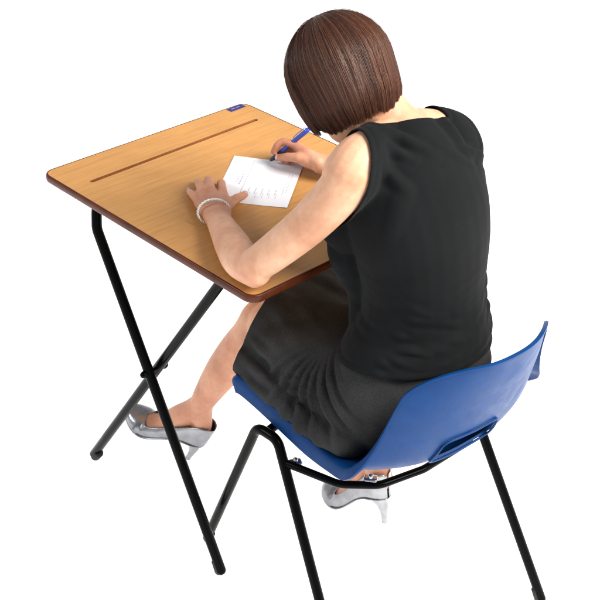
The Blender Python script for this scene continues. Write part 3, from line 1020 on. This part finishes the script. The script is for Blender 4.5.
# ------- shoes
def shoe(FM):
    bm = bmesh.new()
    # along y: (y, sole z, half width, height of upper, open)
    st = [(-.1265, .081, .003, .056), (-.1245, .0805, .011, .060), (-.1195, .080, .0185, .062), (-.111, .079, .0248, .062), (-.100, .077, .0285, .060), (-.080, .071, .031, .050), (-.060, .058, .032, .041),
          (-.040, .040, .033, .038), (-.020, .021, .036, .035), (0.0, .008, .0395, .033), (.018, .004, .0395, .032), (.030, .004, .0375, .031), (.042, .005, .033, .027), (.056, .007, .025, .022), (.067, .009, .015, .016), (.074, .011, .004, .010)]
    S = catmull(st, 4)
    npt = 24
    rows = []
    for y, zs, w, h in S:
        row = []
        close = smoothstep(.008, .024, y)             # vamp closes over the toes
        for j in range(npt + 1):
            u = -1 + 2 * j / npt
            # closed arch cross-section
            a = u * math.pi * .5
            xa = w * math.sin(a) * (1.0)
            za = zs + h * max(0.0, math.cos(a)) ** .6
            # open wall: bottom at u=0?  walls go up from the sole
            if abs(u) < .0: pass
            s = 1 if u >= 0 else -1
            k = abs(u)
            xo = s * (w * (.86 + .14 * math.sin(k * math.pi)) * (1 - .10 * (1 - k)))
            zo = zs + h * (1 - k)
            if k < .5 and close < 1:
                pass
            row.append((xa, za, xo, zo, close, k, s, w, h, zs, y))
        rows.append(row)
    # walls
    def pt(r, j):
        xa, za, xo, zo, close, k, s, w, h, zs, y = r[j]
        return V((xa * close + xo * (1 - close), y, za * close + zo * (1 - close)))
    half = npt // 2
    for sgn in (0, 1):
        idx = list(range(0, half + 1)) if sgn == 0 else list(range(half, npt + 1))
        grid = []
        for r in rows:
            line = []
            for j in idx:
                p = pt(r, j)
                if j == half and sgn == 0:
                    xa, za, xo, zo, close, k, s, w, h, zs, y = r[j]
                    p = V((xa * close + (-w * .774) * (1 - close), y, p.z))
                line.append(bm.verts.new(p))
            grid.append(line)
        for i in range(len(grid) - 1):
            for j in range(len(idx) - 1):
                bm.faces.new((grid[i][j], grid[i][j + 1], grid[i + 1][j + 1], grid[i + 1][j]))
    bmesh.ops.remove_doubles(bm, verts=bm.verts, dist=.0007)
    bmesh.ops.recalc_face_normals(bm, faces=bm.faces)
    # sole plate
    bs = []
    for y, zs, w, h in S:
        bs.append([bm.verts.new((w * t, y, zs - .001 - .0025 * (1 - t * t))) for t in (-1.0, -.7, -.35, 0, .35, .7, 1.0)])
    for i in range(len(bs) - 1):
        for j in range(6):
            bm.faces.new((bs[i][j], bs[i + 1][j], bs[i + 1][j + 1], bs[i][j + 1]))
    for v in bm.verts: v.co = FM @ v.co - PB
    so = obj('shoe', bm, M_silver, person)
    add_mod(so, 'SOLIDIFY', thickness=.0022, offset=1.0)
    bake(so)
    bm = bmesh.new()
    hs = [(-.098, .076, .024, .024), (-.104, .066, .019, .0185), (-.110, .052, .0125, .0130), (-.1125, .034, .0080, .0082), (-.113, .018, .0062, .0062), (-.113, .008, .0064, .0066)]
    hs = catmull(hs, 4)
    tube(bm, [(0, y, z) for y, z, a, c in hs], [(a, c) for y, z, a, c in hs], n=16, ref=(1, 0, 0), cap='flat')
    for v in bm.verts: v.co = FM @ v.co - PB
    obj('heel', bm, M_silver, so)
shoe(FM_L); shoe(FM_R)

# ------- bracelet and necklace
ba = V(FORE_L[-1][:3]) ; bdir = (V(FORE_L[-1][:3]) - V(FORE_L[-2][:3])).normalized()
bx = bdir.cross(V((0, 0, 1))).normalized(); bz = bx.cross(bdir).normalized()
bc = V((-.156, -.077, .7755)); bdir2 = (bdir + V((0, 0, -.35))).normalized(); bz2 = bx.cross(bdir2).normalized()
bm = bmesh.new()
nb = 40
for ph in (0, math.pi):
    pts = []
    for q in range(nb * 6):
        a = 2 * math.pi * q / (nb * 6)
        tw = 14 * a + ph
        rad = 1 + .042 * math.cos(tw)
        z = max((bc + bx * (.0305 * rad * math.cos(a)) + bz2 * (.0232 * rad * math.sin(a)) + bdir2 * (.0018 * math.sin(tw))).z, TOP_Z + .003)
        p = bc + bx * (.0305 * rad * math.cos(a)) + bz2 * (.0232 * rad * math.sin(a)) + bdir2 * (.0018 * math.sin(tw))
        p.z = z
        pts.append(p)
    tube(bm, pts, .0014, n=8, closed=True)
pobj('bracelet', bm, M_white)

# thin bead necklace resting on the neck
from mathutils.bvhtree import BVHTree
dgx = bpy.context.evaluated_depsgraph_get(); dgx.update()
bvh = BVHTree.FromObject(body, dgx)
bm = bmesh.new()
nc = V((-.012, -.352, 1.012)); nn_ = V((.05, -.52, .85)).normalized()
e1 = nn_.orthogonal().normalized(); e2 = nn_.cross(e1)
ring = []
for q in range(110):
    a = 2 * math.pi * q / 110
    far = nc + (e1 * math.cos(a) + e2 * math.sin(a)) * .16
    hit = bvh.ray_cast(far - PB, nc - far)
    if hit[0] is not None and hit[3] < .125:
        ring.append(hit[0] + PB + hit[1] * .0012)
tube(bm, ring, [.0008 + .0007 * (i % 2) for i in range(len(ring))], n=8, closed=True)
pobj('necklace', bm, M_chain)

# ------- hair: an opaque cap under several thousand strands
HO = HC + U * .005 - F * .006
crown = (U * .97 + F * -.12 + RR * .05).normalized()
cF = (F - crown * F.dot(crown)).normalized(); cR = cF.cross(crown).normalized()
GRAV = V((0, 0, -1))
ERX, ERF, ERU = .0850, .1070, .0930
def hair_len(th):
    """th 0 = face, pi = nape"""
    c = math.cos(th)
    back = smoothstep(.55, -.9, c)
    return .074 * (1 - back) + .095 * back + .010 * math.exp(-((abs(c) - .1) / .4) ** 2)
def hair_path(th, n, off=0.0, lscale=1.0, clump=0.0):
    pts = []
    d = cF * math.cos(th) + cR * math.sin(th)
    c = math.cos(th)
    phm = math.radians(98 - 22 * smoothstep(.55, 1.0, c))
    def cap(ph):
        v = crown * math.cos(ph) + d * math.sin(ph)
        l = V((v.dot(RR), v.dot(F), v.dot(U)))
        s = 1.0 / math.sqrt((l.x / ERX) ** 2 + (l.y / ERF) ** 2 + (l.z / ERU) ** 2)
        nn = (RR * (l.x / ERX ** 2) + F * (l.y / ERF ** 2) + U * (l.z / ERU ** 2)).normalized()
        return HO + v * s + nn * off, nn
    L1 = phm * .1
    L2 = hair_len(th) * lscale
    tot = L1 + L2
    last = None
    p, nn = cap(phm); p0, _ = cap(phm - .05)
    hang0 = (p - p0).normalized()
    side = abs(math.sin(th))
    tgt = (-U * .80 + GRAV * .35 - d * .10).normalized()
    q = p.copy()
    for i in range(n + 1):
        t = i / n
        s = t * tot
        if s <= L1:
            pp, _ = cap(s / .1)
            pts.append(pp); last = pp
        else:
            k = (s - L1) / L2
            dr = (hang0 * (1 - smoothstep(-.1, .75, k)) + tgt * smoothstep(-.1, .75, k) - d * .45 * smoothstep(.5, 1.0, k) * (1 if c < .3 else .4))
            step = tot / n if i and (i - 1) / n * tot > L1 else s - L1
            q = q + dr.normalized() * step
            pts.append(q.copy())
    return pts
# under-cap
bm = bmesh.new()
NT, NSg = 96, 26
base = []
for a in range(NT):
    th = 2 * math.pi * a / NT
    base.append([bm.verts.new(p) for p in hair_path(th, NSg, -.0028, .90)])
for a in range(NT):
    A, B = base[a], base[(a + 1) % NT]
    for i in range(NSg):
        if i == 0 and (A[0].co - B[0].co).length < 1e-6: pass
        bm.faces.new((A[i], B[i], B[i + 1], A[i + 1]))
bmesh.ops.remove_doubles(bm, verts=bm.verts, dist=.0003)
nbase = len(bm.verts)
tones = [.06] * nbase
rs = random.Random(11)
NST, SG = 16000, 15
verts = []; faces = []
vi = 0
me_v = []; me_f = []; me_t = []
for k in range(NST):
    th = rs.uniform(0, 2 * math.pi)
    layer = rs.random() ** .7
    off = -.0015 + .0036 * layer + rs.gauss(0, .0003)
    cl = noise.noise(V((math.cos(th) * 9, math.sin(th) * 9, 0.3)))
    cl2 = noise.noise(V((math.cos(th) * 34, math.sin(th) * 34, 5.3)))
    off += .0007 * cl2
    fly = rs.random() < .010
    if fly: off += abs(rs.gauss(0, .0022))
    path = hair_path(th, SG, off, .84 + .16 * rs.random() ** .5 + .04 * cl + .03 * cl2 + (rs.uniform(-.1, .06) if fly else 0))
    start = 0 if rs.random() < .45 else rs.randint(1, 5)
    tone = max(0.0, min(1.0, .47 + .17 * cl + .07 * cl2 + rs.gauss(0, .09)))
    w0 = rs.uniform(.00028, .00056)
    wob = rs.uniform(0, 6.28); amp = rs.uniform(.0, .0022) * (4 if fly else 1)
    tdir = (-cF * math.sin(th) + cR * math.cos(th))
    P = path[start:]
    n = len(P)
    for i, p in enumerate(P):
        t = i / (n - 1)
        p = p + tdir * (amp * math.sin(wob + 5 * t) * t)
        w = w0 * (1 - .75 * smoothstep(.7, 1.0, t)) * (.35 + .65 * smoothstep(0, .12, t))
        tg = (P[min(i + 1, n - 1)] - P[max(i - 1, 0)]).normalized()
        a = tdir - tg * tdir.dot(tg)
        if a.length < 1e-5: a = tg.orthogonal()
        a.normalize(); b2 = tg.cross(a)
        for j in range(3):
            ang = 2.0944 * j
            me_v.append(p + a * (w * math.cos(ang)) + b2 * (w * .7 * math.sin(ang)))
            me_t.append(max(0, min(1, tone + .12 * (t - .5))))
        if i:
            s = vi + 3 * i
            for j in range(3):
                j2 = (j + 1) % 3
                me_f.append((s - 3 + j, s - 3 + j2, s + j2, s + j))
    vi += 3 * n
me = bpy.data.meshes.new('hair')
bm.verts.ensure_lookup_table(); bm.verts.index_update()
bv = [v.co.copy() for v in bm.verts]; bf = [tuple(v.index for v in f.verts) for f in bm.faces]
bm.free()
ofs = len(bv)
me.from_pydata([v - PB for v in bv + me_v], [], bf + [tuple(i + ofs for i in f) for f in me_f])
me.polygons.foreach_set('use_smooth', [True] * len(me.polygons))
ca = me.color_attributes.new('tone', 'FLOAT_COLOR', 'POINT')
tt = []
for x in [.08] * ofs + me_t: tt.extend((x, x, x, 1))
ca.data.foreach_set('color', tt)
link('hair', me, M_hair, person)

# ----------------------------------------------------------------- light
w = bpy.data.worlds.new('World'); scene.world = w
w.use_nodes = True
nt = w.node_tree
bg = nt.nodes['Background']
tc = nt.nodes.new('ShaderNodeTexCoord'); sx = nt.nodes.new('ShaderNodeSeparateXYZ')
nt.links.new(tc.outputs['Generated'], sx.inputs[0])
rw = ramp(nt, sx.outputs['Z'], [(0.10, (1, 1, 1)), (0.55, (.36, .37, .39))])
nt.links.new(rw.outputs['Color'], bg.inputs['Color'])
bg.inputs['Strength'].default_value = 0.82

def area(name, loc, target, size, power, color=(1, 1, 1)):
    l = bpy.data.lights.new(name, 'AREA'); l.shape = 'SQUARE'; l.size = size; l.energy = power; l.color = color
    o = bpy.data.objects.new(name, l); col.objects.link(o)
    o.location = loc
    o.rotation_euler = (V(target) - V(loc)).to_track_quat('-Z', 'Y').to_euler()
    return o
area('key_light', (0.75, -2.35, 2.75), (-.05, -.3, .8), 1.9, 265, (1, .955, .89))
area('window_light', (-2.2, 1.3, 2.3), (0, -.1, .7), 0.7, 32, (.95, .98, 1))

# ----------------------------------------------------------------- camera
cam = bpy.data.cameras.new('camera')
co = bpy.data.objects.new('camera', cam); col.objects.link(co)
co.location = (-1.4425, -1.5654, 1.8451)
co.rotation_mode = 'XYZ'
co.rotation_euler = (1.0464, -0.0299, -0.7693)
cam.sensor_width = 36; cam.sensor_fit = 'HORIZONTAL'
cam.lens = 36 * 1194.717 / 600
cam.shift_x = (300 - 290.33) / 600
cam.shift_y = (244.16 - 300) / 600
cam.clip_start = 0.05; cam.clip_end = 200
scene.camera = co

scene.view_settings.view_transform = 'Standard'
scene.view_settings.look = 'None'
scene.view_settings.exposure = 0
scene.view_settings.gamma = 1
